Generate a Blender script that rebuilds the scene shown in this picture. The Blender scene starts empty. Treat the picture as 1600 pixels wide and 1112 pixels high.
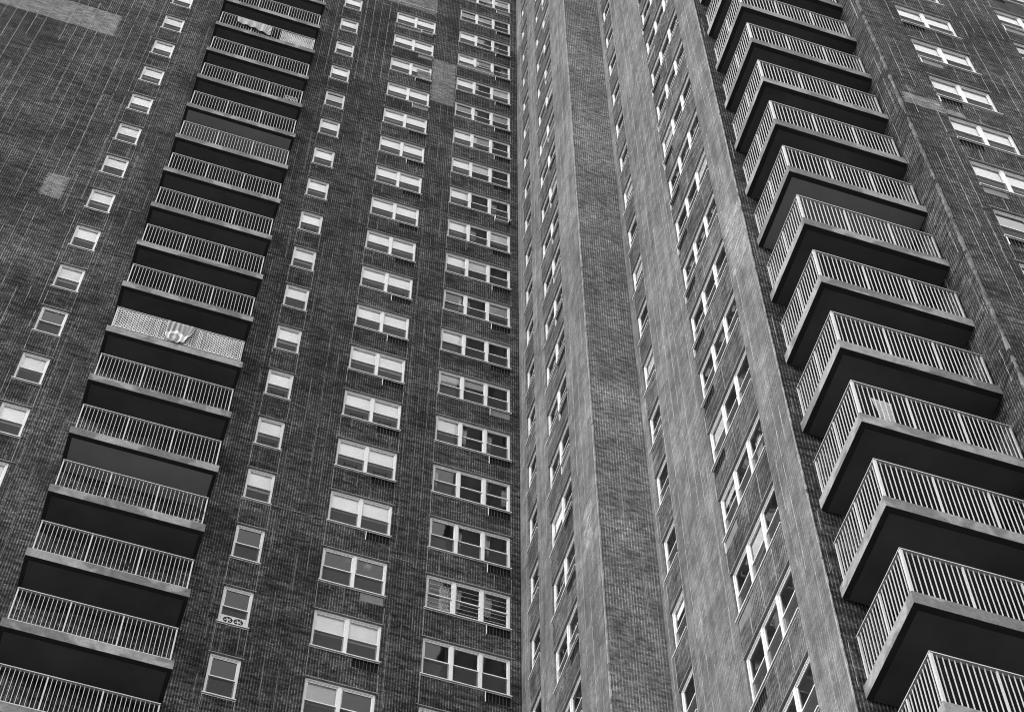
import bpy, math, random
from mathutils import Vector, Matrix

R = math.radians
rnd = random.Random(7)
scene = bpy.context.scene
COL = scene.collection

# ------------------------------------------------------------------ camera
PITCH, ROLL, YAW = 1.0822, -0.0056, 0.3163
CAM = Vector((-9.7928, -29.6314, 1.6))
fw = Vector((math.sin(YAW) * math.cos(PITCH), math.cos(YAW) * math.cos(PITCH), math.sin(PITCH)))
rt = Vector((math.cos(YAW), -math.sin(YAW), 0))
up = rt.cross(fw)
rt, up = rt * math.cos(ROLL) + up * math.sin(ROLL), up * math.cos(ROLL) - rt * math.sin(ROLL)
cd = bpy.data.cameras.new('camera')
cam = bpy.data.objects.new('camera', cd)
COL.objects.link(cam)
M = Matrix((rt, up, -fw)).transposed().to_4x4()
M.translation = CAM
cam.matrix_world = M
cd.sensor_fit = 'HORIZONTAL'
cd.sensor_width = 36
cd.lens = 3364.6 / 1600 * 36
cd.shift_x = -6.39 / 1600
cd.shift_y = -9.46 / 1600
cd.clip_start = 0.1
cd.clip_end = 3000
scene.camera = cam

# ------------------------------------------------------------------ sky, sun, exposure
SUN_DIR = Vector((-0.86, -0.20, 0.58)).normalized()     # towards the sun
sun_el = math.asin(SUN_DIR.z)
sun_az = math.atan2(SUN_DIR.x, SUN_DIR.y)
world = bpy.data.worlds.new('World')
scene.world = world
world.use_nodes = True
nt = world.node_tree
nt.nodes.clear()
sky = nt.nodes.new('ShaderNodeTexSky')
sky.sky_type = 'NISHITA'
sky.sun_disc = False
sky.sun_elevation = sun_el
sky.sun_rotation = sun_az
sky.air_density = 1.6
sky.dust_density = 4.0
bw = nt.nodes.new('ShaderNodeRGBToBW')
bg = nt.nodes.new('ShaderNodeBackground')
bg.inputs['Strength'].default_value = 0.12
wo = nt.nodes.new('ShaderNodeOutputWorld')
nt.links.new(sky.outputs[0], bw.inputs[0])
veil = nt.nodes.new('ShaderNodeMath')          # even layer of bright overcast over the sky
veil.operation = 'MULTIPLY_ADD'
veil.inputs[1].default_value = 0.55
veil.inputs[2].default_value = 5.6
nt.links.new(bw.outputs[0], veil.inputs[0])
nt.links.new(veil.outputs[0], bg.inputs[0])
nt.links.new(bg.outputs[0], wo.inputs[0])
sd = bpy.data.lights.new('sun', 'SUN')
sd.energy = 1.25
sd.angle = R(24)
sun = bpy.data.objects.new('sun', sd)
COL.objects.link(sun)
sun.rotation_euler = (-SUN_DIR).to_track_quat('-Z', 'Y').to_euler()
vs = scene.view_settings
vs.view_transform = 'Standard'
vs.look = 'None'
vs.gamma = 1
vs.exposure = 1.26
vs.use_curve_mapping = False
scene.cycles.max_bounces = 6
scene.cycles.pixel_filter_type = 'BLACKMAN_HARRIS'
scene.cycles.filter_width = 1.05
scene.cycles.transparent_max_bounces = 12

# ------------------------------------------------------------------ the measured building (metres)
FLOOR = 2.7
Z0 = 39.349                     # top of the balcony slab on storey 0
TOP = 101.0
def zf(k): return Z0 + FLOOR * k
Y_C, X_B2, Y_D, X_E, Y_F = -5.5645, 1.3348, -12.1093, 4.7664, -14.5905
X_LEFT, X_RIGHT, Y_BACK = -24.0, 15.0, 14.0
SILL, HEAD = 0.655, 2.17

def pix(p):
    v = Vector(p) - CAM
    d = v.dot(fw)
    if d < 1: return (-9999, -9999)
    return (806.4 + 3364.6 * v.dot(rt) / d, 546.5 - 3364.6 * v.dot(up) / d)
def seen(pts, m=190):
    q = [pix(p) for p in pts]
    return (max(a for a, b in q) > -m and min(a for a, b in q) < 1600 + m and
            max(b for a, b in q) > -m and min(b for a, b in q) < 1112 + m)

# ------------------------------------------------------------------ materials
def mat(name):
    m = bpy.data.materials.new(name)
    m.use_nodes = True
    n = m.node_tree
    n.nodes.clear()
    o = n.nodes.new('ShaderNodeOutputMaterial')
    b = n.nodes.new('ShaderNodeBsdfPrincipled')
    n.links.new(b.outputs[0], o.inputs[0])
    return m, n, b, o
def mth(n, op, a, b=None, c=None):
    x = n.nodes.new('ShaderNodeMath')
    x.operation = op
    for i, v in enumerate((a, b, c)):
        if v is None: continue
        if isinstance(v, (int, float)): x.inputs[i].default_value = v
        else: n.links.new(v, x.inputs[i])
    return x.outputs[0]
def comb(n, x, y, z=0.0):
    c = n.nodes.new('ShaderNodeCombineXYZ')
    for i, v in enumerate((x, y, z)):
        if isinstance(v, (int, float)): c.inputs[i].default_value = v
        else: n.links.new(v, c.inputs[i])
    return c.outputs[0]
def noise(n, vec, scale, detail=3, rough=0.55):
    t = n.nodes.new('ShaderNodeTexNoise')
    t.inputs['Scale'].default_value = scale
    t.inputs['Detail'].default_value = detail
    t.inputs['Roughness'].default_value = rough
    n.links.new(vec, t.inputs['Vector'])
    return t.outputs['Fac']
def ramp(n, v, a, b, lo=0.0, hi=1.0):
    x = n.nodes.new('ShaderNodeMapRange')
    n.links.new(v, x.inputs[0])
    for i, q in enumerate((a, b, lo, hi)): x.inputs[1 + i].default_value = q
    return x.outputs[0]
def grey(n, v):
    return comb(n, v, v, v)
def wall_uv(n):
    g = n.nodes.new('ShaderNodeNewGeometry')
    s = n.nodes.new('ShaderNodeSeparateXYZ')
    n.links.new(g.outputs['Position'], s.inputs[0])
    t = n.nodes.new('ShaderNodeSeparateXYZ')
    n.links.new(g.outputs['True Normal'], t.inputs[0])
    fx = mth(n, 'GREATER_THAN', mth(n, 'ABSOLUTE', t.outputs[0]), 0.5)
    u = mth(n, 'ADD', mth(n, 'MULTIPLY', s.outputs[0], mth(n, 'SUBTRACT', 1.0, fx)),
            mth(n, 'MULTIPLY', s.outputs[1], fx))
    return u, s.outputs[2], g.outputs['Position']

def brick_material(name, base, mortar, spread=0.45, band=0.4, patch=0.35, runs=0.0, bump=0.6, iso=False):
    m, n, b, o = mat(name)
    u, v, pos = wall_uv(n)
    L, Hh = 0.2, 0.0675
    row = mth(n, 'FLOOR', mth(n, 'DIVIDE', v, Hh))
    wn = n.nodes.new('ShaderNodeTexWhiteNoise'); wn.noise_dimensions = '1D'
    n.links.new(row, wn.inputs['W'])
    off = mth(n, 'DIVIDE', mth(n, 'FLOOR', mth(n, 'MULTIPLY', wn.outputs['Value'], 2.999)), 3.0)
    uu = mth(n, 'ADD', mth(n, 'DIVIDE', u, L), off)
    cell = mth(n, 'FLOOR', uu)
    fu = mth(n, 'FRACT', uu)
    fv = mth(n, 'FRACT', mth(n, 'DIVIDE', v, Hh))
    # the face of each brick is scored vertically, three ribs to a brick, so the courses read as stripes
    u3 = mth(n, 'MULTIPLY', uu, 3.0)
    f3 = mth(n, 'FRACT', u3)
    rib = mth(n, 'LESS_THAN', f3, 0.36)
    w3 = n.nodes.new('ShaderNodeTexWhiteNoise'); w3.noise_dimensions = '2D'
    n.links.new(comb(n, mth(n, 'FLOOR', u3), row), w3.inputs['Vector'])
    joint = mth(n, 'MULTIPLY', rib, ramp(n, mth(n, 'POWER', w3.outputs['Value'], 1.6), 0.0, 1.0, 0.18, 1.25))
    bed = mth(n, 'LESS_THAN', fv, 0.14)                    # bed joint
    w2 = n.nodes.new('ShaderNodeTexWhiteNoise'); w2.noise_dimensions = '2D'
    n.links.new(comb(n, cell, row), w2.inputs['Vector'])
    per = ramp(n, w2.outputs['Value'], 0, 1, 1 - spread, 1 + spread)
    rows = ramp(n, noise(n, comb(n, mth(n, 'MULTIPLY', u, 0.9), mth(n, 'MULTIPLY', v, 6.0)), 1.0, 4, 0.65), 0.38, 0.60, 1 - band, 1 + band * 0.6)
    big = ramp(n, noise(n, pos, 0.30, 5, 0.6), 0.36, 0.64, 1 - patch, 1 + patch)
    grit = ramp(n, noise(n, comb(n, mth(n, 'MULTIPLY', u, 2.6 if iso else 5.0), mth(n, 'MULTIPLY', v, 2.0 if iso else 9.0), 1.7), 1.0, 4, 0.7), 0.34, 0.66, 0.72 if iso else 0.5, 1.32 if iso else 1.6)
    big = mth(n, 'MULTIPLY', big, grit)
    if runs:      # water runs: streaks down the wall
        st = ramp(n, noise(n, comb(n, mth(n, 'MULTIPLY', u, 4.5), mth(n, 'MULTIPLY', v, 0.22), 9.1), 1.0, 4, 0.65), 0.35, 0.65, 1 - runs, 1 + runs)
        big = mth(n, 'MULTIPLY', big, st)
    fine = ramp(n, noise(n, pos, 60, 2), 0.3, 0.7, 0.75, 1.25)
    col = mth(n, 'MULTIPLY', mth(n, 'MULTIPLY', per, rows), mth(n, 'MULTIPLY', mth(n, 'MULTIPLY', big, fine), base))
    wear = ramp(n, noise(n, comb(n, u, mth(n, 'MULTIPLY', v, 0.6), 3.3), 1.6, 3), 0.3, 0.7, 0.45, 1.3)
    mc = mth(n, 'MULTIPLY', mth(n, 'MULTIPLY', wear, mth(n, 'MULTIPLY', mortar, mth(n, 'POWER', big, 0.7))), mth(n, 'MULTIPLY', fine, mth(n, 'ADD', 0.25, mth(n, 'MULTIPLY', rows, 0.75))))
    mx = n.nodes.new('ShaderNodeMix'); mx.data_type = 'FLOAT'
    n.links.new(joint, mx.inputs[0]); n.links.new(col, mx.inputs[2]); n.links.new(mc, mx.inputs[3])
    m2 = n.nodes.new('ShaderNodeMix'); m2.data_type = 'FLOAT'
    n.links.new(mth(n, 'MULTIPLY', bed, 0.7), m2.inputs[0]); n.links.new(mx.outputs[0], m2.inputs[2])
    n.links.new(mth(n, 'MULTIPLY', mc, 0.55), m2.inputs[3])
    n.links.new(grey(n, m2.outputs[0]), b.inputs['Base Color'])
    b.inputs['Roughness'].default_value = 0.9
    b.inputs['Specular IOR Level'].default_value = 0.06
    bp = n.nodes.new('ShaderNodeBump')
    bp.inputs['Strength'].default_value = bump
    bp.inputs['Distance'].default_value = 0.006
    hgt = mth(n, 'ADD', mth(n, 'SUBTRACT', 1.0, mth(n, 'MAXIMUM', mth(n, 'MULTIPLY', joint, 0.5), bed)), mth(n, 'MULTIPLY', per, 0.3))
    n.links.new(hgt, bp.inputs['Height'])
    n.links.new(bp.outputs[0], b.inputs['Normal'])
    return m

def plain(name, val, rough=0.6, var=0.0, scale=6.0, spec=0.3, metal=0.0, bump=0.0):
    m, n, b, o = mat(name)
    b.inputs['Roughness'].default_value = rough
    b.inputs['Specular IOR Level'].default_value = spec if rough < 0.75 else 0.05
    b.inputs['Metallic'].default_value = metal
    g = n.nodes.new('ShaderNodeNewGeometry')
    f = noise(n, g.outputs['Position'], scale, 5, 0.6)
    n.links.new(grey(n, ramp(n, f, 0.3, 0.7, val * (1 - var), val * (1 + var))), b.inputs['Base Color'])
    if bump:
        bp = n.nodes.new('ShaderNodeBump')
        bp.inputs['Strength'].default_value = bump
        bp.inputs['Distance'].default_value = 0.01
        n.links.new(noise(n, g.outputs['Position'], scale * 6, 4), bp.inputs['Height'])
        n.links.new(bp.outputs[0], b.inputs['Normal'])
    return m

BRICK = brick_material('brown_brick', 0.023, 0.132, 0.55, 0.55, 0.42, 0.22)
BRICK2 = brick_material('paler_wing_brick', 0.105, 0.185, 0.18, 0.08, 0.2, 0.25, 0.2, True)  # side-facing wing walls: same brick pattern with a paler, more even base colour
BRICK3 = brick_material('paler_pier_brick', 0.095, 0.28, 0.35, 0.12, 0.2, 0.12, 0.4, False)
SPAN = brick_material('spandrel_brick', 0.052, 0.155, 0.5, 0.35, 0.4, 0.3, 0.4, True)
PATCH = brick_material('replacement_brick', 0.135, 0.21, 0.3, 0.15, 0.15)
MORTAR = plain('pale_pointing_mortar', 0.235, 0.9, 0.6, 4.0)
PATCH2 = brick_material('clean_replacement_brick', 0.15, 0.27, 0.2, 0.12, 0.12)
MORTAR3 = plain('bright_pointing_mortar', 0.25, 0.9, 0.45, 4.0)
MORTAR2 = plain('weathered_pointing_mortar', 0.115, 0.9, 0.7, 3.0)
WHITE = plain('white_vinyl', 0.58, 0.4, 0.06, 3.0, 0.4)
SILLM = plain('sill_metal', 0.55, 0.5, 0.15, 4.0)
LINTEL = plain('painted_steel_lintel', 0.20, 0.6, 0.25, 4.0)
RAILM = plain('white_painted_steel', 0.41, 0.45, 0.10, 3.0, 0.4)
DARK = plain('dark_cavity', 0.010, 0.8, 0.2, 4.0)
FINM = plain('dark_louvre_metal', 0.035, 0.5, 0.3, 8.0)
COVER = plain('grey_cover_panel', 0.13, 0.6, 0.2, 4.0)
ROOMM = plain('room_plaster', 0.42, 0.9, 0.15, 1.5)
SHADES = [plain('roller_shade_white', 0.97, 0.9, 0.05, 2.0), plain('roller_shade_cream', 0.86, 0.9, 0.08, 2.0),
          plain('roller_shade_grey', 0.5, 0.9, 0.12, 2.0)]
CURT = plain('curtain_cloth', 0.5, 0.95, 0.15, 3.0)
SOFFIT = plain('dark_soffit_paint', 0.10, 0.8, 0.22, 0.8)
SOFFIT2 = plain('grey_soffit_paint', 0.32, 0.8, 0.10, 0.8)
BORDER = plain('bare_drip_edge', 0.045, 0.9, 0.2, 2.0)
LATT = plain('white_lattice_plastic', 0.50, 0.5, 0.05, 3.0)
LEAF = plain('leaf', 0.07, 0.7, 0.5, 30.0)
POT = plain('clay_pot', 0.2, 0.8, 0.3, 10.0)
PALECL = plain('pale_cloth', 0.36, 0.9, 0.2, 8.0)

def concrete_material():
    m, n, b, o = mat('balcony_concrete')
    g = n.nodes.new('ShaderNodeNewGeometry')
    oi = n.nodes.new('ShaderNodeObjectInfo')
    p = n.nodes.new('ShaderNodeVectorMath'); p.operation = 'ADD'
    n.links.new(g.outputs['Position'], p.inputs[0])
    n.links.new(comb(n, mth(n, 'MULTIPLY', oi.outputs['Random'], 30.0), 0.0, 0.0), p.inputs[1])
    a = ramp(n, noise(n, p.outputs[0], 0.9, 2), 0.50, 0.54, 0.0, 1.0)     # patched repairs, sharp edged
    f = ramp(n, noise(n, p.outputs[0], 9.0, 5, 0.7), 0.3, 0.7, 0.72, 1.22)
    l = ramp(n, noise(n, p.outputs[0], 2.0, 4, 0.6), 0.3, 0.7, 0.75, 1.2)
    c = mth(n, 'MULTIPLY', mth(n, 'MULTIPLY', f, l), ramp(n, a, 0, 1, 0.14, 0.235))
    n.links.new(grey(n, c), b.inputs['Base Color'])
    b.inputs['Roughness'].default_value = 0.9
    b.inputs['Specular IOR Level'].default_value = 0.1
    bp = n.nodes.new('ShaderNodeBump'); bp.inputs['Strength'].default_value = 0.4; bp.inputs['Distance'].default_value = 0.01
    n.links.new(noise(n, p.outputs[0], 30, 4), bp.inputs['Height'])
    n.links.new(bp.outputs[0], b.inputs['Normal'])
    return m
CONC = concrete_material()

def glass_material():
    m = bpy.data.materials.new('window_glass'); m.use_nodes = True
    n = m.node_tree; n.nodes.clear()
    o = n.nodes.new('ShaderNodeOutputMaterial')
    mix = n.nodes.new('ShaderNodeMixShader')
    tr = n.nodes.new('ShaderNodeBsdfTransparent'); tr.inputs[0].default_value = (0.98, 0.98, 0.98, 1)
    gl = n.nodes.new('ShaderNodeBsdfGlossy'); gl.inputs['Roughness'].default_value = 0.0
    fr = n.nodes.new('ShaderNodeFresnel'); fr.inputs['IOR'].default_value = 1.5
    g = n.nodes.new('ShaderNodeNewGeometry')
    bp = n.nodes.new('ShaderNodeBump'); bp.inputs['Strength'].default_value = 0.12; bp.inputs['Distance'].default_value = 0.01
    n.links.new(noise(n, g.outputs['Position'], 1.7, 1), bp.inputs['Height'])
    n.links.new(bp.outputs[0], gl.inputs['Normal'])
    n.links.new(fr.outputs[0], mix.inputs[0]); n.links.new(tr.outputs[0], mix.inputs[1]); n.links.new(gl.outputs[0], mix.inputs[2])
    n.links.new(mix.outputs[0], o.inputs[0])
    return m
GLASS = glass_material()
def screen_material():
    m = bpy.data.materials.new('insect_screen_mesh'); m.use_nodes = True
    n = m.node_tree; n.nodes.clear()
    o = n.nodes.new('ShaderNodeOutputMaterial')
    mix = n.nodes.new('ShaderNodeMixShader'); mix.inputs[0].default_value = 0.52
    tr = n.nodes.new('ShaderNodeBsdfTransparent')
    df = n.nodes.new('ShaderNodeBsdfDiffuse'); df.inputs[0].default_value = (0.06, 0.06, 0.06, 1)
    n.links.new(tr.outputs[0], mix.inputs[1]); n.links.new(df.outputs[0], mix.inputs[2]); n.links.new(mix.outputs[0], o.inputs[0])
    return m
SCREEN = screen_material()

# ------------------------------------------------------------------ mesh helpers
class MB:
    def __init__(s): s.v = []; s.f = []
    def quad(s, *p):
        i = len(s.v); s.v += [tuple(q) for q in p]; s.f.append(tuple(range(i, i + len(p))))
    def box(s, x0, x1, y0, y1, z0, z1):
        i = len(s.v)
        s.v += [(x, y, z) for z in (z0, z1) for y in (y0, y1) for x in (x0, x1)]
        s.f += [tuple(i + k for k in q) for q in ((0, 2, 3, 1), (4, 5, 7, 6), (0, 1, 5, 4), (2, 6, 7, 3), (0, 4, 6, 2), (1, 3, 7, 5))]
    def ring(s, x0, x1, y0, y1, z0, z1, l, r=None, b=None, t=None):
        r = l if r is None else r; b = l if b is None else b; t = l if t is None else t
        s.box(x0, x0 + l, y0, y1, z0, z1); s.box(x1 - r, x1, y0, y1, z0, z1)
        s.box(x0 + l, x1 - r, y0, y1, z0, z0 + b); s.box(x0 + l, x1 - r, y0, y1, z1 - t, z1)
    def mesh(s, name, m, smooth=False):
        me = bpy.data.meshes.new(name); me.from_pydata(s.v, [], s.f); me.update()
        for q in (m if isinstance(m, (list, tuple)) else [m]): me.materials.append(q)
        if smooth:
            for p in me.polygons: p.use_smooth = True
        return me
def obj(name, me, parent=None, loc=(0, 0, 0), rz=0.0, label=None):
    o = bpy.data.objects.new(name, me)
    o.location = loc
    o.rotation_euler = (0, 0, rz)
    o.parent = parent
    COL.objects.link(o)
    if label: o['label'] = label
    return o
def tag(o, label, cat, group=None):
    o['label'] = label; o['category'] = cat
    if group: o['group'] = group
    return o

# ------------------------------------------------------------------ the setting: ground
g = MB(); g.quad((-900, -900, 0), (900, -900, 0), (900, 900, 0), (-900, 900, 0))
ground = obj('ground', g.mesh('ground', plain('asphalt', 0.06, 0.9, 0.3, 0.3)))
ground['kind'] = 'structure'

tower = bpy.data.objects.new('apartment_tower', None)
COL.objects.link(tower)
tag(tower, 'tall brown brick apartment tower with stacked balconies and white framed windows', 'building')

# ------------------------------------------------------------------ window and opening plan
A_RZ, B_RZ = 0.0, -math.pi / 2
class Face:
    """A vertical wall face: origin, rotation, extent along u, openings."""
    def __init__(s, ox, oy, rz, u0, u1):
        s.ox, s.oy, s.rz, s.u0, s.u1 = ox, oy, rz, u0, u1
        s.op = []
    def P(s, u, d, z):
        return (s.ox + u, s.oy + d, z) if s.rz == 0 else (s.ox + d, s.oy - u, z)
FA = Face(0, 0, A_RZ, X_LEFT, 0)
FB1 = Face(0, 0, B_RZ, 0, -Y_C)
FC = Face(0, Y_C, A_RZ, 0, X_B2)
FB2 = Face(X_B2, 0, B_RZ, -Y_C, -Y_D)
FD = Face(0, Y_D, A_RZ, X_B2, X_E)
FE = Face(X_E, 0, B_RZ, -Y_D, -Y_F)
FF = Face(0, Y_F, A_RZ, X_E, X_RIGHT)
# column: face, u0, u1, lights, grille (u0,u1) or None, name
COLS = [
    (FA, -13.90, -13.155, 1, None, 'w1'),
    (FA, -7.415, -6.685, 1, None, 'w2'),
    (FA, -5.19, -3.52, 2, (-4.15, -3.53), 'w3'),
    (FA, -2.495, -0.278, 3, (-0.90, -0.285), 'w4'),
    (FB1, 0.64, 1.40, 1, None, 'b1s'),
    (FB1, 2.34, 3.98, 2, (3.35, 3.97), 'b1d'),
    (FB2, 5.88, 6.62, 1, None, 'b2s'),
    (FB2, 8.78, 11.04, 3, (8.79, 9.41), 'b2t'),
    (FF, 5.975, 7.66, 2, (5.985, 6.60), 'f1'),
    (FF, 9.475, 11.16, 2, (9.485, 10.10), 'f2'),
]
WIN = []            # (face, u0, u1, lights, name, storey)
GRL = []
for face, u0, u1, n, gr, cn in COLS:
    for k in range(-9, 23):
        z = zf(k)
        if not seen([face.P(u, 0, z + dz) for u in (u0, u1) for dz in (0.2, 2.2)]): continue
        face.op.append((u0, u1, z + SILL, z + HEAD))
        WIN.append((face, u0, u1, n, cn, k))
        if gr:
            face.op.append((gr[0], gr[1], z + 0.235, z + 0.585))
            GRL.append((face, gr[0], gr[1], cn, k))

# ------------------------------------------------------------------ walls with real openings
def build_wall(face, zlo=0.0, zhi=TOP):
    us = sorted({face.u0, face.u1} | {a for o in face.op for a in o[:2]})
    zs = sorted({zlo, zhi} | {a for o in face.op for a in o[2:]})
    mb = MB(); idx = {}
    def vid(u, z):
        if (u, z) not in idx:
            idx[(u, z)] = len(mb.v); mb.v.append(face.P(u, 0, z))
        return idx[(u, z)]
    colop = {}
    for i in range(len(us) - 1):
        um = (us[i] + us[i + 1]) / 2
        ops = sorted([(o[2], o[3]) for o in face.op if o[0] < um < o[1]])
        for j in range(len(zs) - 1):
            zm = (zs[j] + zs[j + 1]) / 2
            if any(a < zm < b for a, b in ops): continue
            mb.f.append((vid(us[i], zs[j]), vid(us[i + 1], zs[j]), vid(us[i + 1], zs[j + 1]), vid(us[i], zs[j + 1])))
    for u0, u1, z0, z1 in face.op:
        D = 0.14
        P = face.P
        mb.quad(P(u0, 0, z0), P(u0, 0, z1), P(u0, D, z1), P(u0, D, z0))
        mb.quad(P(u1, 0, z1), P(u1, 0, z0), P(u1, D, z0), P(u1, D, z1))
        mb.quad(P(u0, 0, z1), P(u1, 0, z1), P(u1, D, z1), P(u0, D, z1))
        mb.quad(P(u1, 0, z0), P(u0, 0, z0), P(u0, D, z0), P(u1, D, z0))
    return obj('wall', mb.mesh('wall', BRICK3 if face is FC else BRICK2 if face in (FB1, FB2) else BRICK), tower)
for f in (FA, FB1, FC, FB2, FD, FE, FF): build_wall(f)
mb = MB()
mb.quad((X_RIGHT, Y_F, 0), (X_RIGHT, Y_BACK, 0), (X_RIGHT, Y_BACK, TOP), (X_RIGHT, Y_F, TOP))
mb.quad((X_RIGHT, Y_BACK, 0), (X_LEFT, Y_BACK, 0), (X_LEFT, Y_BACK, TOP), (X_RIGHT, Y_BACK, TOP))
mb.quad((X_LEFT, Y_BACK, 0), (X_LEFT, 0, 0), (X_LEFT, 0, TOP), (X_LEFT, Y_BACK, TOP))
obj('wall', mb.mesh('rear_wall', BRICK), tower)
mb = MB()
outline = [(X_LEFT, 0), (0, 0), (0, Y_C), (X_B2, Y_C), (X_B2, Y_D), (X_E, Y_D), (X_E, Y_F), (X_RIGHT, Y_F), (X_RIGHT, Y_BACK), (X_LEFT, Y_BACK)]
mb.quad(*[(x, y, TOP) for x, y in outline])
obj('roof', mb.mesh('roof', CONC), tower)

# ------------------------------------------------------------------ brick repairs, pale pointing lines
def slab_on(face, name, u0, u1, z0, z1, m, t=0.002):
    """Replaced brickwork, its ends toothed course by course, 2 mm proud."""
    mb = MB(); P = face.P; H_ = 0.0675
    r0, r1 = round(z0 / H_), round(z1 / H_)
    lo, hi = (0.0, 0.0) if u1 - u0 < 0.3 else (0.066, 0.066)
    for r in range(r0, r1):
        a = u0 + (lo if r % 2 else 0) * rnd.choice((1, 1, 0.66)); b = u1 - (hi if r % 2 else 0) * rnd.choice((1, 1, 0.66))
        c = [(a, r * H_), (b, r * H_), (b, (r + 1) * H_), (a, (r + 1) * H_)]
        mb.quad(*[P(u, -t, z) for u, z in c])
        for i in range(4):
            p, q = c[i], c[(i + 1) % 4]
            if i == 0 and r > r0: continue
            if i == 2 and r < r1 - 1: continue
            mb.quad(P(p[0], -t, p[1]), P(p[0], 0.008, p[1]), P(q[0], 0.008, q[1]), P(q[0], -t, q[1]))
    return obj(name, mb.mesh(name, m), tower)
for face, u0, u1, z0, z1 in [
        (FA, -20.6, -15.32, 75.62, 77.74), (FA, -15.36, -14.64, 61.60, 63.25), (FA, -3.51, -2.51, 78.6, 83.1),
        (FA, -6.6, -3.53, 88.32, 90.2), (FA, -5.15, -3.53, 85.55, 85.75), (FF, 4.87, 5.965, 49.55, 50.30),
        (FF, 5.985, 6.5, 49.6, 49.98), (FB2, 11.12, 12.08, 44.4, 46.85), (FB1, 4.6, 5.2, 42.2, 43.9),
        (FA, -4.14, -3.53, 80.6, 81.4), (FA, -2.49, -0.95, 83.0, 83.05 + 0.5)]:
    slab_on(face, 'brick_repair', u0, u1, z0, z1, PATCH2 if face in (FB1, FB2) else PATCH)

for face, u0, u1, n, cn, k in WIN:
    if cn in ('b1s', 'b1d', 'b2s', 'b2t'):
        z0, z1 = zf(k) + HEAD - FLOOR + 0.03, zf(k) + SILL - 0.075
        gx = [c[4] for c in COLS if c[5] == cn][0]
        if gx:
            mb = MB(); P = face.P
            for a, b, c, d in ((u0, u1, z0, zf(k) + 0.225), (u0, gx[0] - 0.015, zf(k) + 0.225, z1), (gx[1] + 0.005, u1, zf(k) + 0.225, z1)):
                if b - a < 0.02: continue
                mb.quad(P(a, -0.002, c), P(b, -0.002, c), P(b, -0.002, d), P(a, -0.002, d))
            obj('spandrel', mb.mesh('spandrel', SPAN), tower)
        else:
            mb = MB(); P = face.P
            mb.quad(P(u0, -0.002, z0), P(u1, -0.002, z0), P(u1, -0.002, z1), P(u0, -0.002, z1))
            obj('spandrel', mb.mesh('spandrel', SPAN), tower)

def pointing(face, us, zlo, zhi, keep, seglen=(0.7, 4.5), w=(0.011, 0.021), step=0.02):
    """Repointed vertical joints: broken, slightly stepping pale lines standing 4 mm proud of the brick."""
    mb = MB(); P = face.P
    for u in us:
        z = zlo + rnd.random() * 2
        cols = sorted([(a[2] - 0.06, a[3] + 0.05) for a in face.op if a[0] - 0.03 < u < a[1] + 0.03])
        while z < zhi:
            L = rnd.uniform(*seglen)
            if rnd.random() < keep:
                parts = [(z, min(z + L, zhi))]
                for a, b in cols:
                    nxt = []
                    for p0, p1 in parts:
                        if b <= p0 or a >= p1: nxt.append((p0, p1)); continue
                        if a > p0: nxt.append((p0, a))
                        if b < p1: nxt.append((b, p1))
                    parts = nxt
                uu = u + rnd.uniform(-step, step) * 0.5
                ww = rnd.uniform(*w)
                for p0, p1 in parts:
                    q = p0
                    while q < p1 - 0.03:
                        e = min(p1, q + rnd.uniform(0.15, 0.6))
                        j = rnd.uniform(-step, step) * 0.35
                        h = ww * rnd.uniform(0.6, 1.1) / 2
                        a0, a1 = uu + j - h, uu + j + h
                        mb.quad(P(a0, -0.004, q), P(a1, -0.004, q), P(a1, -0.004, e), P(a0, -0.004, e))
                        mb.quad(P(a0, -0.004, q), P(a0, -0.004, e), P(a0, 0.003, e), P(a0, 0.003, q))
                        mb.quad(P(a1, -0.004, e), P(a1, -0.004, q), P(a1, 0.003, q), P(a1, 0.003, e))
                        q = e
            z += L + rnd.uniform(0, 0.5)
    return mb
def hline(mb, face, u0, u1, z):
    P = face.P
    q = u0
    while q < u1:
        e = min(u1, q + rnd.uniform(0.2, 0.7)); j = rnd.uniform(-0.006, 0.006); h = 0.007
        if rnd.random() < 0.8:
            mb.quad(P(q, -0.0055, z + j - h), P(e, -0.0055, z + j - h), P(e, -0.0055, z + j + h), P(q, -0.0055, z + j + h))
        q = e
def add_lines(face, mb, m=None):
    o = obj('pointing_lines', mb.mesh('pointing_lines', m or MORTAR), tower)
    o['kind'] = 'stuff'
def frange(a, b, s):
    out = []
    while a < b: out.append(a + rnd.uniform(-0.02, 0.02)); a += s
    return out
mb = pointing(FA, frange(-21.4, -14.0, 0.365), 60.5, 100, 0.93, (2, 7))
add_lines(FA, mb)
mb = pointing(FA, frange(-16.6, -14.0, 0.365), 46, 61, 0.5)
for z, a, b in [(70.3, -16.4, -14.6), (66.9, -19, -14.6), (74.1, -14.2, -12.6), (49.9, -13.1, -12.05), (84.5, -16, -14.4), (62.3, -13.1, -12.3)]:
    hline(mb, FA, a, b, z)
add_lines(FA, mb)
mb = pointing(FA, frange(-12.95, -12.1, 0.365), 42, 100, 0.75, w=(0.016, 0.034))
add_lines(FA, mb, MORTAR2)
mb = pointing(FA, frange(-8.0, -7.5, 0.365) + frange(-6.5, -5.3, 0.33), 38, 78, 0.45, (0.4, 2.2), w=(0.016, 0.034))
add_lines(FA, mb, MORTAR2)
mb = pointing(FA, frange(-8.0, -7.5, 0.365) + frange(-6.5, -5.3, 0.33), 78, 100, 0.85, (1.5, 5))
hline(mb, FA, -6.6, -5.3, 48.1); hline(mb, FA, -3.5, -2.9, 47.2); hline(mb, FA, -6.3, -3.5, 90.25)
add_lines(FA, mb)
mb = pointing(FA, frange(-3.35, -2.6, 0.30), 38, 100, 0.5, (0.4, 3), w=(0.016, 0.034))
add_lines(FA, mb, MORTAR2)
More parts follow.
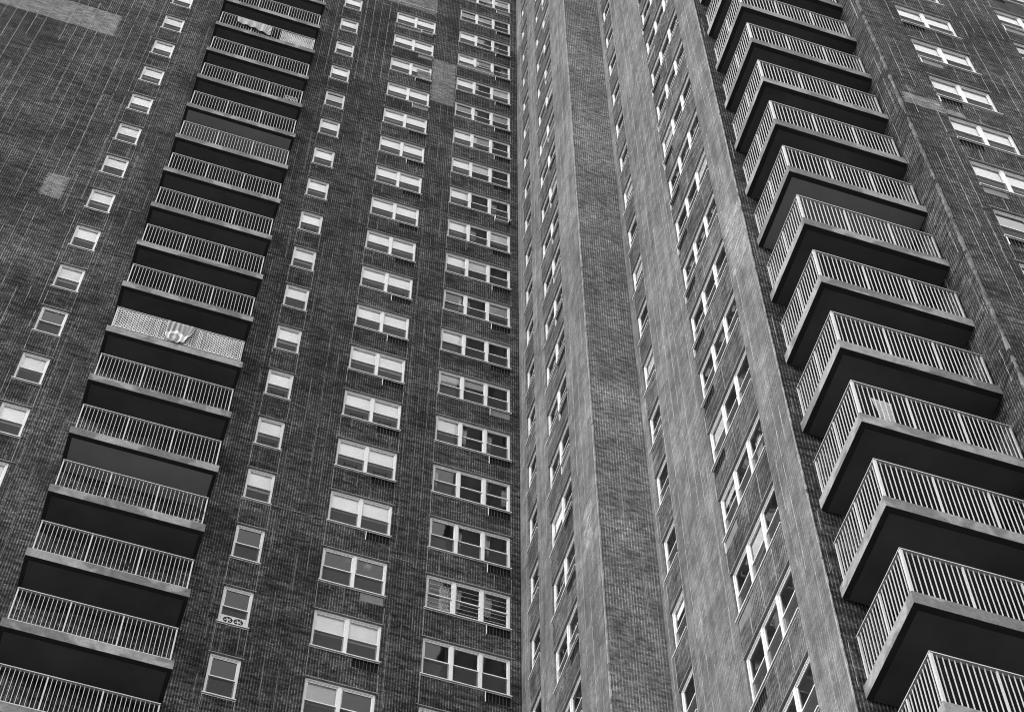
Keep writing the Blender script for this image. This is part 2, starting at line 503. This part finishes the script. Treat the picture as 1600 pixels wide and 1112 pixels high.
mb = pointing(FA, frange(-4.9, -3.6, 0.38) + frange(-2.2, -0.4, 0.37) + frange(-7.25, -6.8, 0.4) + frange(-13.7, -13.2, 0.42), 38, 100, 0.40, (0.4, 1.3), w=(0.014, 0.03))
add_lines(FA, mb, MORTAR2)
# caulked joints down both sides of each window column
mb = pointing(FA, [-13.915, -13.135, -7.43, -6.67, -5.205, -3.505, -2.51, -0.262], 38, 100, 0.92, (3, 9), (0.012, 0.018), 0.006)
add_lines(FA, mb)
mb = pointing(FB1, [0.3, 0.5, 0.66, 1.42, 1.75, 2.1, 4.0, 4.4, 4.8, 5.2], 34, 100, 0.55, (0.5, 4))
add_lines(FB1, mb, MORTAR3)
mb = pointing(FC, [0.28, 0.62, 0.98, 1.2], 34, 100, 0.45, (0.8, 3.5), (0.008, 0.014))
for k in range(6): hline(mb, FC, 0.05 + 0.2 * k % 0.7, 0.6 + 0.1 * k, 38 + 7.3 * k)
add_lines(FC, mb, MORTAR3)
mb = pointing(FB2, [5.72, 5.87, 6.65, 7.0, 7.3, 7.6, 7.9, 8.2, 8.5], 24, 100, 0.65, (1.0, 7))
add_lines(FB2, mb, MORTAR3)
mb = pointing(FB2, [8.765, 11.06, 11.3, 11.55, 11.8] + [9.3, 9.9, 10.5], 20, 100, 0.55, (0.8, 5))
add_lines(FB2, mb, MORTAR3)
mb = pointing(FD, [1.45], 18, 100, 0.5, (0.4, 1.5))
add_lines(FD, mb)
mb = pointing(FE, frange(13.05, 14.5, 0.33), 28, 80, 0.45, (0.5, 2.5))
add_lines(FE, mb)
mb = pointing(FF, [5.15, 5.42, 5.72, 5.96, 6.4, 6.9, 7.4, 7.68, 7.98, 8.3, 8.62, 8.94, 9.2, 9.46], 32, 80, 0.7, (0.8, 4))
add_lines(FF, mb)
# mortar beads on the outer corners
def bead(x, y, w, zlo, zhi, lump, m=None):
    mb = MB(); z = zlo
    while z < zhi:
        e = z + rnd.uniform(0.07, 0.3)
        a = w * rnd.uniform(1 - lump, 1 + lump)
        if rnd.random() > 0.10 * lump:
            mb.box(x - 0.005 - 0.006 * rnd.random() * lump, x + a, y - 0.005 - 0.006 * rnd.random() * lump, y + a, z, e)
        z = e
    o = obj('corner_mortar', mb.mesh('corner_mortar', m or MORTAR), tower); o['kind'] = 'stuff'
bead(0, Y_C, 0.026, 30, TOP - 0.1, 0.4, MORTAR3)
bead(X_B2, Y_D, 0.016, 18, TOP - 0.1, 0.5, MORTAR3)
bead(X_E, Y_F, 0.040, 28, TOP - 0.1, 0.7, MORTAR2)

# ------------------------------------------------------------------ windows
HW = HEAD - SILL
CACHE = {}
def cached(key, fn):
    if key not in CACHE: CACHE[key] = fn()
    return CACHE[key]
FB_, MU = 0.056, 0.088
def lights(W, n):
    lw = (W - 2 * FB_ - (n - 1) * MU) / n
    return [(FB_ + i * (lw + MU), FB_ + i * (lw + MU) + lw) for i in range(n)]
def frame_mesh(W, n):
    mb = MB(); e = 0.002
    mb.ring(e, W - e, 0.05, 0.125, e, HW - 0.006, FB_ - e, None, 0.045, 0.055)
    # stepped inner lip
    L = lights(W, n)
    for i in range(n - 1):
        mb.box(L[i][1], L[i + 1][0], 0.046, 0.125, 0.047, HW - 0.063)
    for a, b in L:
        mb.box(a, b, 0.062, 0.12, HW - 0.085, HW - 0.0615)
    return mb.mesh('window_frame', WHITE)
MID = HW * 0.50
def sash_mesh(lw, upper):
    mb = MB()
    if upper: mb.ring(0.001, lw - 0.001, 0.070, 0.094, MID - 0.02, HW - 0.086, 0.026, None, 0.036, 0.03)
    else: mb.ring(0.001, lw - 0.001, 0.097, 0.121, 0.047, MID + 0.02, 0.026, None, 0.045, 0.036)
    return mb.mesh('sash', WHITE)
def pane_mesh(lw, upper):
    mb = MB()
    d = 0.084 if upper else 0.110
    z0, z1 = (MID + 0.012, HW - 0.113) if upper else (0.09, MID - 0.014)
    mb.quad((0.025, d, z0), (lw - 0.025, d, z0), (lw - 0.025, d, z1), (0.025, d, z1))
    return mb.mesh('pane', GLASS)
def screen_mesh(lw):
    mb = MB(); d = 0.074
    mb.quad((0.004, d, 0.05), (lw - 0.004, d, 0.05), (lw - 0.004, d, MID - 0.022), (0.004, d, MID - 0.022))
    return mb.mesh('insect_screen', SCREEN)
def sill_mesh(W):
    mb = MB()
    mb.box(-0.03, W + 0.03, -0.040, -0.001, -0.036, -0.004)
    mb.box(0.003, W - 0.003, -0.001, 0.05, -0.003, 0.0035)
    mb.box(-0.028, W + 0.028, -0.010, -0.001, -0.066, -0.046)      # caulked edge below the sill
    return mb.mesh('sill', SILLM)
def lintel_mesh(W):
    mb = MB(); mb.box(-0.06, W + 0.06, -0.006, 0.0, HW - 0.004, HW + 0.022)
    mb.box(0.003, W - 0.003, 0.0, 0.05, HW - 0.004, HW - 0.0005)
    return mb.mesh('lintel', LINTEL)
def room_mesh(W):
    mb = MB(); a, b, d0, d1, z0, z1 = -0.2, W + 0.2, 0.145, 1.8, -0.3, HW + 0.38
    mb.quad((a, d1, z0), (b, d1, z0), (b, d1, z1), (a, d1, z1))
    mb.quad((a, d0, z1), (b, d0, z1), (b, d1, z1), (a, d1, z1))
    mb.quad((a, d0, z0), (b, d0, z0), (b, d1, z0), (a, d1, z0))
    mb.quad((a, d0, z0), (a, d1, z0), (a, d1, z1), (a, d0, z1))
    mb.quad((b, d0, z0), (b, d1, z0), (b, d1, z1), (b, d0, z1))
    return mb.mesh('room', ROOMM)
def shade_mesh(lw, drop, mi):
    mb = MB(); top = HW - 0.115 + 0.075
    mb.box(0.012, lw - 0.012, 0.124, 0.127, top - drop, top)
    mb.box(0.012, lw - 0.012, 0.1225, 0.134, top - drop - 0.02, top - drop)
    return mb.mesh('roller_shade', SHADES[mi])
def curtain_mesh(w, side, drop, seed):
    mb = MB(); r = random.Random(seed); N = 24
    ph = r.random() * 6
    top = HW + 0.1
    for i in range(N + 1):
        t = i / N
        d = 0.215 + 0.022 * math.sin(t * 26 + ph) + 0.01 * math.sin(t * 61)
        mb.v += [(t * w * 1.0, d, top), (t * w * (0.8 if side else 1.0) + (0 if side else 0.0), d + 0.01, top - drop)]
    for i in range(N): mb.f.append((2 * i, 2 * i + 1, 2 * i + 3, 2 * i + 2))
    return mb.mesh('curtain', CURT, True)

NOSHADE = {('w2', 0), ('w2', 1), ('w2', 2), ('w1', 5), ('w2', -1)}
WOBJ = {}
for face, u0, u1, n, cn, k in WIN:
    W = round(u1 - u0, 3)
    o = obj('window', cached(('fr', W, n), lambda: frame_mesh(W, n)), tower, face.P(u0, 0, zf(k) + SILL), face.rz)
    WOBJ[(cn, k)] = o
    obj('sill', cached(('si', W), lambda: sill_mesh(W)), o)
    obj('lintel', cached(('li', W), lambda: lintel_mesh(W)), o)
    obj('room', cached(('ro', W), lambda: room_mesh(W)), o)
    r = random.Random(hash((cn, k, 5)) if False else (sum(map(ord, cn)) * 131 + k * 17))
    wtone = 0 if r.random() < 0.7 else (1 if r.random() < 0.75 else 2)
    for i, (a, b) in enumerate(lights(W, n)):
        lw = round(b - a, 4)
        for upr in (True, False):
            obj('sash', cached(('sa', lw, upr), lambda: sash_mesh(lw, upr)), o, (a, 0, 0))
            obj('pane', cached(('pa', lw, upr), lambda: pane_mesh(lw, upr)), o, (a, 0, 0))
        if not (cn == 'w4' and k < 6 and r.random() < 0.6):
            obj('insect_screen', cached(('sc', lw), lambda: screen_mesh(lw)), o, (a, 0, 0))
        sh = None
        if cn in ('w1', 'w2', 'w3', 'f1', 'f2'):
            if (cn, k) not in NOSHADE and (cn, k) != ('w3', 2) and not (cn == 'w3' and k == 0 and i == 1):
                sh = (r.choice((0.78, 0.80, 0.80, 0.80, 0.84, 0.76)), wtone)
        elif cn == 'w4':
            if k >= 9 and i == 0 and r.random() < 0.8: sh = (0.80, 0)
            elif k >= 5 and r.random() < 0.45: sh = (r.choice((0.4, 0.6, 0.8)), r.choice((1, 2)))
        elif r.random() < 0.14: sh = (r.choice((0.3, 0.5, 0.8)), r.choice((1, 2, 2)))
        if sh: obj('roller_shade', cached(('sh', lw, sh), lambda: shade_mesh(lw, *sh)), o, (a, 0, 0))
        if sh is None and cn in ('w4', 'b2t', 'b1d', 'b2s') and r.random() < 0.55:
            cw = r.choice((0.14, 0.2, 0.28)); dr = r.choice((1.5, 1.5, 1.0)); sd_ = r.choice((0, 1))
            obj('curtain', cached(('cu', cw, sd_, dr), lambda: curtain_mesh(cw, sd_, dr, int(cw * 1000))), o,
                (a + 0.01 if sd_ else b - cw - 0.01, 0, 0))

# ------------------------------------------------------------------ air conditioner sleeves under the windows
def grille_mesh(w, solid):
    mb = MB(); h = 0.35
    if solid: mb.box(0.01, w - 0.01, 0.01, 0.02, 0.005, h - 0.005)
    else:
        n = 7
        for i in range(1, n):
            x = i * w / n
            mb.box(x - 0.005, x + 0.005, 0.006, 0.024, 0.002, h - 0.002)
    return mb.mesh('ac_grille', COVER if solid else FINM)
def cavity_mesh(w):
    mb = MB(); mb.box(0.001, w - 0.001, 0.032, 0.10, 0.001, 0.349); return mb.mesh('sleeve_back', DARK)
def flange_mesh(w):
    mb = MB(); h = 0.35
    mb.box(-0.012, 0.006, -0.018, 0.10, -0.03, h + 0.02)
    return mb.mesh('flange', WHITE)
for face, u0, u1, cn, k in GRL:
    if (cn, k) in (('w3', 17), ('w4', 11)): continue      # a room air conditioner stands here
    w = round(u1 - u0, 3)
    r = random.Random(sum(map(ord, cn)) * 77 + k * 13)
    solid = r.random() < 0.25
    o = obj('ac_grille', cached(('gr', w, solid), lambda: grille_mesh(w, solid)), tower, face.P(u0, 0, zf(k) + 0.235), face.rz)
    if not solid: obj('sleeve_back', cached(('cv', w), lambda: cavity_mesh(w)), o)
    if r.random() < 0.65:
        obj('flange', cached(('fl', w), lambda: flange_mesh(w)), o)

# ------------------------------------------------------------------ balconies
TH = 0.306
def bar(w, z0, z1):
    def mk():
        mb = MB(); mb.box(-w / 2, w / 2, -w / 2, w / 2, z0, z1); return mb.mesh('baluster', RAILM)
    return cached(('bar', w, z0, z1), mk)
def left_slab():
    mb = MB(); mb.box(-11.975, -8.222, -1.129, -0.002, -TH, 0); return mb.mesh('balcony_slab', CONC)
def left_soffit(m):
    mb = MB(); mb.box(-11.865, -8.325, -1.0, -0.01, -TH - 0.012, -TH + 0.01); return mb.mesh('soffit', m)
def left_border():
    mb = MB(); mb.box(-11.965, -8.232, -1.119, -0.006, -TH - 0.003, -TH + 0.005); return mb.mesh('drip_edge', BORDER)
RT_L = 1.225
LP = [-11.86, -10.68, -9.51, -8.32]
def left_rail():
    mb = MB(); mb.box(-11.885, -8.295, -1.092, -1.03, RT_L - 0.022, RT_L); return mb.mesh('top_rail', RAILM)
def left_low():
    mb = MB(); mb.box(-11.85, -8.33, -1.068, -1.052, 0.075, 0.10); return mb.mesh('bottom_rail', RAILM)
LB = {}
for k in range(-4, 21):
    z = zf(k)
    if not seen([(x, -1.13, z + d) for x in (-12, -8.2) for d in (-0.3, 1.2)]): continue
    o = obj('balcony', cached('lslab', left_slab), tower, (0, 0, z))
    LB[k] = o
    light = k in (3, 11)
    obj('drip_edge', cached('lbord', left_border), o)
    obj('soffit', cached(('lsof', light), lambda: left_soffit(SOFFIT2 if light else SOFFIT)), o)
    obj('top_rail', cached('lrail', left_rail), o)
    obj('bottom_rail', cached('llow', left_low), o)
    for x in LP: obj('post', bar(0.032, 0.0, RT_L - 0.023), o, (x, -1.06, 0))
    for i in range(3):
        for j in range(1, 12):
            x = LP[i] + (LP[i + 1] - LP[i]) * j / 12 + rnd.uniform(-0.003, 0.003)
            obj('baluster', bar(0.0125, 0.09, RT_L - 0.024), o, (x, -1.06, 0))

ZR = 25.74                       # slab tops of the corner balconies
RX0, RX1, RY0, RY1 = 1.5373, X_E - 0.002, -13.9914, Y_D - 0.002
RT_R = 1.255
RP = [1.61, 2.65, 3.66, 4.665]
RS = [-13.92, -13.06, -12.20]
def right_slab():
    mb = MB(); mb.box(RX0, RX1, RY0, RY1, -TH, 0); return mb.mesh('balcony_slab', CONC)
def right_border():
    mb = MB(); mb.box(RX0 + 0.01, RX1 - 0.01, RY0 + 0.01, RY1 - 0.01, -TH - 0.003, -TH + 0.005); return mb.mesh('drip_edge', BORDER)
def right_soffit(m):
    mb = MB(); mb.box(RX0 + 0.11, RX1 - 0.012, RY0 + 0.12, RY1 - 0.012, -TH - 0.012, -TH + 0.01); return mb.mesh('soffit', m)
def right_rail():
    mb = MB(); mb.box(1.58, 4.695, -13.952, -13.89, RT_R - 0.022, RT_R)
    mb.box(1.58, 1.64, -13.89, -12.17, RT_R - 0.022, RT_R); return mb.mesh('top_rail', RAILM)
def right_low():
    mb = MB(); mb.box(1.62, 4.66, -13.928, -13.912, 0.075, 0.10)
    mb.box(1.602, 1.618, -13.91, -12.2, 0.075, 0.10); return mb.mesh('bottom_rail', RAILM)
RB = {}
for i0 in range(-4, 18):
    z = ZR + FLOOR * i0
    if not seen([(x, y, z + d) for x in (RX0, RX1) for y in (RY0, RY1) for d in (-0.3, 1.2)]): continue
    o = obj('balcony', cached('rslab', right_slab), tower, (0, 0, z))
    RB[i0] = o
    light = i0 in (7,)
    obj('drip_edge', cached('rbord', right_border), o)
    obj('soffit', cached(('rsof', light), lambda: right_soffit(SOFFIT2 if light else SOFFIT)), o)
    obj('top_rail', cached('rrail', right_rail), o)
    obj('bottom_rail', cached('rlow', right_low), o)
    for x in RP: obj('post', bar(0.048 if x < 2 else 0.032, 0.0, RT_R - 0.023), o, (x, -13.92, 0))
    for y in RS[1:]: obj('post', bar(0.034, 0.0, RT_R - 0.023), o, (1.61, y, 0))
    for a in range(3):
        for j in range(1, 11):
            obj('baluster', bar(0.0145, 0.09, RT_R - 0.024), o, (RP[a] + (RP[a + 1] - RP[a]) * j / 11 + rnd.uniform(-0.003, 0.003), -13.92, 0))
    for a in range(2):
        for j in range(1, 9):
            obj('baluster', bar(0.0145, 0.09, RT_R - 0.024), o, (1.61, RS[a] + (RS[a + 1] - RS[a]) * j / 9, 0))

# white lattice screens tied to railings
def lattice(x0, x1, y, z0, z1, parent, pitch=0.088, w=0.036):
    mb = MB(); Wd, Hd = x1 - x0, z1 - z0; h = w / 2 * 1.414
    for layer, sgn in ((0, 1), (1, -1)):
        d0 = y - 0.006 * layer
        t = -Hd
        while t < Wd:
            # slat centre line from (t,0) to (t+Hd,Hd), clipped to the panel
            lo, hi = max(0, -t), min(Hd, Wd - t)
            if hi - lo > 0.04:
                pts = []
                for s in (lo, hi):
                    X = t + s
                    pts.append((X, s))
                (xa, za), (xb, zb) = pts
                if sgn < 0: za, zb = Hd - za, Hd - zb
                c = [(max(0, min(Wd, xa - h)), za), (max(0, min(Wd, xa + h)), za), (max(0, min(Wd, xb + h)), zb), (max(0, min(Wd, xb - h)), zb)]
                mb.quad(*[(x0 + X, d0, z0 + Z) for X, Z in c])
                mb.quad(*[(x0 + X, d0 + 0.005, z0 + Z) for X, Z in c])
            t += pitch * 1.414
    mb.ring(x0, x1, y - 0.012, y + 0.01, z0, z1, 0.02)
    o = obj('lattice_screen', mb.mesh('lattice_screen', LATT), parent)
    o['kind'] = 'stuff'
LB[5]['label'] = 'balcony with its whole railing screened by white lattice'
for i in range(3): lattice(LP[i] + 0.03, LP[i + 1] - 0.03, -1.088, 0.10, 1.13, LB[5])
if 14 in LB: lattice(-9.56, -8.35, -1.088, 0.10, 1.05, LB[14])

# ------------------------------------------------------------------ small things on balconies and in windows
def stripes_material(name, freq, a, b, emblem=False):
    m, n, bs, o = mat(name)
    tc = n.nodes.new('ShaderNodeUVMap'); s = n.nodes.new('ShaderNodeSeparateXYZ')
    n.links.new(tc.outputs[0], s.inputs[0])
    u, v = s.outputs[0], s.outputs[1]
    f = mth(n, 'GREATER_THAN', mth(n, 'SINE', mth(n, 'MULTIPLY', u if emblem else v, freq)), 0.0)
    col = ramp(n, f, 0, 1, a, b)
    if emblem:
        def mix(fac, x, y):
            mx = n.nodes.new('ShaderNodeMix'); mx.data_type = 'FLOAT'
            n.links.new(fac, mx.inputs[0])
            n.links.new(x, mx.inputs[2])
            if isinstance(y, float): mx.inputs[3].default_value = y
            else: n.links.new(y, mx.inputs[3])
            return mx.outputs[0]
        du = mth(n, 'ABSOLUTE', mth(n, 'SUBTRACT', u, 0.42))
        tri = mth(n, 'LESS_THAN', mth(n, 'ADD', v, mth(n, 'MULTIPLY', du, 0.8)), 0.60)
        col = mix(tri, col, 0.52)
        r2 = mth(n, 'SQRT', mth(n, 'ADD', mth(n, 'POWER', mth(n, 'SUBTRACT', u, 0.40), 2.0), mth(n, 'POWER', mth(n, 'SUBTRACT', v, 0.22), 2.0)))
        col = mix(mth(n, 'LESS_THAN', r2, 0.19), col, 0.22)
        col = mix(mth(n, 'LESS_THAN', r2, 0.09), col, 0.33)
    n.links.new(grey(n, col), bs.inputs['Base Color'])
    bs.inputs['Roughness'].default_value = 0.9
    return m
def cloth(name, pts_top, pts_bot, y, m, amp=0.02, folds=5, nx=40, nz=14):
    """Cloth hanging between a top edge and a bottom edge (lists of (x, z)), with folds in depth."""
    def along(pts, t):
        t *= len(pts) - 1; i = min(int(t), len(pts) - 2); f = t - i
        return [pts[i][q] * (1 - f) + pts[i + 1][q] * f for q in (0, 1)]
    mb = MB(); uv = []
    for i in range(nx + 1):
        t = i / nx; a, b = along(pts_top, t), along(pts_bot, t)
        for j in range(nz + 1):
            s = j / nz
            d = y - 0.03 - amp * (0.3 + s) * math.sin(t * folds * 6.28 + s * 0.8) - 0.03 * s
            mb.v.append((a[0] + (b[0] - a[0]) * s, d, a[1] + (b[1] - a[1]) * s)); uv.append((t, 1 - s))
    for i in range(nx):
        for j in range(nz):
            q = i * (nz + 1) + j
            mb.f.append((q, q + 1, q + nz + 2, q + nz + 1))
    me = mb.mesh(name, m, True)
    l = me.uv_layers.new(name='UVMap')
    for lp in me.loops: l.data[lp.index].uv = uv[lp.vertex_index]
    o = obj(name, me)
    md = o.modifiers.new('thickness', 'SOLIDIFY'); md.thickness = 0.006
    return o
z5 = zf(5)
fl = cloth('hanging_flag', [(-10.46, z5 + 1.17), (-9.68, z5 + 1.17)],
           [(-10.44, z5 + 0.22), (-10.32, z5 + 0.08), (-10.1, z5 + 0.02), (-9.92, z5 + 0.12), (-9.74, z5 + 0.75)], -1.10,
           stripes_material('striped_flag_cloth', 38.0, 0.13, 0.27, True), 0.014, 5)
tag(fl, 'striped flag with white peak and round emblem hanging over the lattice balcony', 'flag')
z14 = zf(14)
ct = cloth('hanging_rug', [(-11.28, z14 + 1.16), (-9.95, z14 + 1.16)], [(-11.22, z14 + 0.5), (-10.6, z14 + 0.42), (-9.95, z14 + 0.12)], -1.08,
           stripes_material('striped_rug_cloth', 44.0, 0.06, 0.45), 0.016, 4)
tag(ct, 'black and white striped cloth draped over a high balcony railing', 'cloth')
zr3 = ZR + 3 * FLOOR
cl = cloth('draped_cloth', [(1.97, zr3 + 0.98), (2.36, zr3 + 0.98)], [(2.02, zr3 + 0.2), (2.3, zr3 + 0.12)], -13.82, PALECL, 0.02, 2, 16, 8)
tag(cl, 'pale cloth behind the bars of a corner balcony near the railing corner', 'cloth')
# milk crate behind the bars
def crate(x0, x1, y0, y1, z0, z1):
    mb = MB()
    for i in range(5):
        x = x0 + (x1 - x0) * i / 4
        mb.box(x - 0.014, x + 0.014, y0, y0 + 0.012, z0, z1)
    for i in range(4):
        z = z0 + (z1 - z0) * i / 3
        mb.box(x0 - 0.014, x1 + 0.014, y0 - 0.004, y0 + 0.008, z - 0.02, z + 0.02)
        mb.box(x0 - 0.014, x0 + 0.01, y0 + 0.012, y1, z - 0.02, z + 0.02)
        mb.box(x1 - 0.01, x1 + 0.014, y0 + 0.012, y1, z - 0.02, z + 0.02)
    mb.box(x0, x1, y0 + 0.012, y1, z0, z0 + 0.015)
    return obj('plastic_crate', mb.mesh('plastic_crate', PALECL))
z12 = zf(12)
tag(crate(-8.86, -8.46, -1.02, -0.68, z12 + 0.003, z12 + 0.62), 'pale plastic crate behind the railing at the end of a high balcony', 'crate')
# potted plants
def plant(loc, s, label, seed):
    r = random.Random(seed)
    e = bpy.data.objects.new('potted_plant', None); COL.objects.link(e); e.location = loc
    tag(e, label, 'plant', None)
    mb = MB(); N = 14
    prof = [(0.09, 0), (0.12, 0.2), (0.135, 0.2), (0.135, 0.24), (0.11, 0.24), (0.10, 0.2)]
    for a, z in prof:
        for i in range(N): mb.v.append((a * s * math.cos(6.283 * i / N), a * s * math.sin(6.283 * i / N), z * s))
    for q in range(len(prof) - 1):
        for i in range(N): mb.f.append((q * N + i, q * N + (i + 1) % N, (q + 1) * N + (i + 1) % N, (q + 1) * N + i))
    mb.f.append(tuple(range(N - 1, -1, -1))); mb.f.append(tuple((len(prof) - 1) * N + i for i in range(N)))
    obj('pot', mb.mesh('pot', POT), e)
    mb = MB()
    for i in range(90):
        th, ph = r.random() * 6.28, math.acos(r.uniform(-0.4, 1)); rr = r.uniform(0.5, 1) * 0.26 * s
        c = Vector((rr * math.sin(ph) * math.cos(th), rr * math.sin(ph) * math.sin(th), 0.45 * s + rr * math.cos(ph) * 1.3))
        d = Vector((r.gauss(0, 1), r.gauss(0, 1), r.gauss(0, 1))).normalized(); e2 = d.orthogonal().normalized()
        l, w = 0.07 * s, 0.028 * s
        mb.quad(c - d * l, c + e2 * w, c + d * l, c - e2 * w)
    mb.box(-0.008 * s, 0.008 * s, -0.008 * s, 0.008 * s, 0.2 * s, 0.5 * s)
    obj('foliage', mb.mesh('foliage', LEAF), e)
    return e
plant((-11.72, -0.80, zf(2) + 0.001), 1.0, 'leafy potted plant at the left end of a balcony below the pale grey soffit', 1)
plant((-8.45, -0.90, zf(2) + 0.001), 1.1, 'small potted plant against the right end post below the pale grey soffit', 2)
plant((-9.74, -1.00, zf(1) + 0.001), 0.6, 'little potted plant at the slab edge in the middle of a low left balcony', 3)

# two-fan unit standing in a window opening
if ('w2', 1) in WOBJ:
    e = bpy.data.objects.new('window_fan', None); COL.objects.link(e)
    e.location = (-7.415 + 0.06, 0.044, zf(1) + SILL + 0.046)
    tag(e, 'pale twin window fan set in the lower sash of a narrow window', 'fan')
    mb = MB(); N = 24; w, h = 0.61, 0.33
    mb.box(0, w, 0.004, 0.022, 0, h)
    obj('housing', mb.mesh('housing', plain('fan_plastic', 0.5, 0.5, 0.05, 3.0)), e)
    for cx in (0.18, 0.43):
        mb = MB()
        for i in range(N):
            a0, a1 = 6.283 * i / N, 6.283 * (i + 1) / N
            for r0, r1 in ((0.085, 0.115),):
                mb.quad(*[(cx + rr * math.cos(a), 0.0, 0.165 + rr * math.sin(a)) for rr, a in ((r0, a0), (r1, a0), (r1, a1), (r0, a1))])
        for i in range(5):
            a0 = 6.283 * i / 5
            mb.quad(*[(cx + rr * math.cos(a), 0.002, 0.165 + rr * math.sin(a)) for rr, a in ((0.03, a0), (0.085, a0 - 0.2), (0.085, a0 + 0.5), (0.03, a0 + 0.6))])
        obj('fan_blades', mb.mesh('fan_blades', DARK), e)

# globe lamps behind a double window
def globe(x, z, r_, label):
    e = bpy.data.objects.new('globe_lamp', None); COL.objects.link(e); e.location = (x, 0.24, z); tag(e, label, 'lamp', None)
    me = bpy.data.meshes.new('globe'); import bmesh
    bm = bmesh.new(); bmesh.ops.create_uvsphere(bm, u_segments=24, v_segments=14, radius=r_); bm.to_mesh(me); bm.free()
    me.materials.append(SHADES[0])
    for p in me.polygons: p.use_smooth = True
    obj('globe', me, e)
    mb = MB(); mb.box(-0.008, 0.008, -0.008, 0.008, r_ - 0.004, r_ + 0.29); obj('stem', mb.mesh('stem', FINM), e)
globe(-4.50, 46.90, 0.09, 'smaller white globe lamp behind the left pane of a double window')
globe(-3.97, 46.88, 0.13, 'larger white globe lamp behind the right pane of a double window')

# child guards inside some lower sashes
def childguard_mesh(lw):
    mb = MB(); c = lw / 2; w = min(0.17, lw * 0.33)
    for x in (c - w, c + w): mb.box(x - 0.008, x + 0.008, 0.062, 0.070, 0.06, 0.40)
    for z in (0.16, 0.30): mb.box(c - w + 0.008, c + w - 0.008, 0.063, 0.069, z - 0.007, z + 0.007)
    return mb.mesh('child_guard', DARK)
for cn, ks in (('w2', (4, 5, 9)), ('w3', (4, 5, 8))):
    for k in ks:
        if (cn, k) not in WOBJ: continue
        W, n = (0.73, 1) if cn == 'w2' else (1.67, 2)
        for a, b in lights(W, n):
            lw = round(b - a, 4)
            obj('child_guard', cached(('cg', lw), lambda: childguard_mesh(lw)), WOBJ[(cn, k)], (a, 0, 0))

# security bars on one triple window
if ('w4', 2) in WOBJ:
    mb = MB(); W = 2.217
    for i, (a, b) in enumerate(lights(W, 3)):
        for zz in (0.2, 0.38, 0.56, 0.95, 1.15):
            mb.box(a + 0.002, b - 0.002, 0.040, 0.048, zz - 0.005, zz + 0.005)
    obj('guard_bars', mb.mesh('guard_bars', RAILM), WOBJ[('w4', 2)])
    WOBJ[('w4', 2)]['label'] = 'triple window with horizontal guard bars'

# room air conditioners standing proud of their sleeves
def ac_unit(loc, label):
    e = bpy.data.objects.new('air_conditioner', None); COL.objects.link(e); e.location = loc
    tag(e, label, 'air conditioner')
    mb = MB(); mb.ring(0.0, 0.50, -0.10, 0.09, 0.0, 0.30, 0.022); obj('casing', mb.mesh('casing', WHITE), e)
    mb = MB()
    mb.box(0.022, 0.478, -0.07, -0.06, 0.022, 0.278)
    for i in range(9): mb.box(0.05 + i * 0.05 - 0.004, 0.05 + i * 0.05 + 0.004, -0.08, -0.07, 0.024, 0.276)
    obj('coil_grille', mb.mesh('coil_grille', FINM), e)
ac_unit((-4.12, 0, zf(17) + 0.2355), 'white cased air conditioner under the topmost double windows of the dark facade')
ac_unit((-0.86, 0, zf(11) + 0.2355), 'white cased air conditioner below a triple window beside the inner corner')
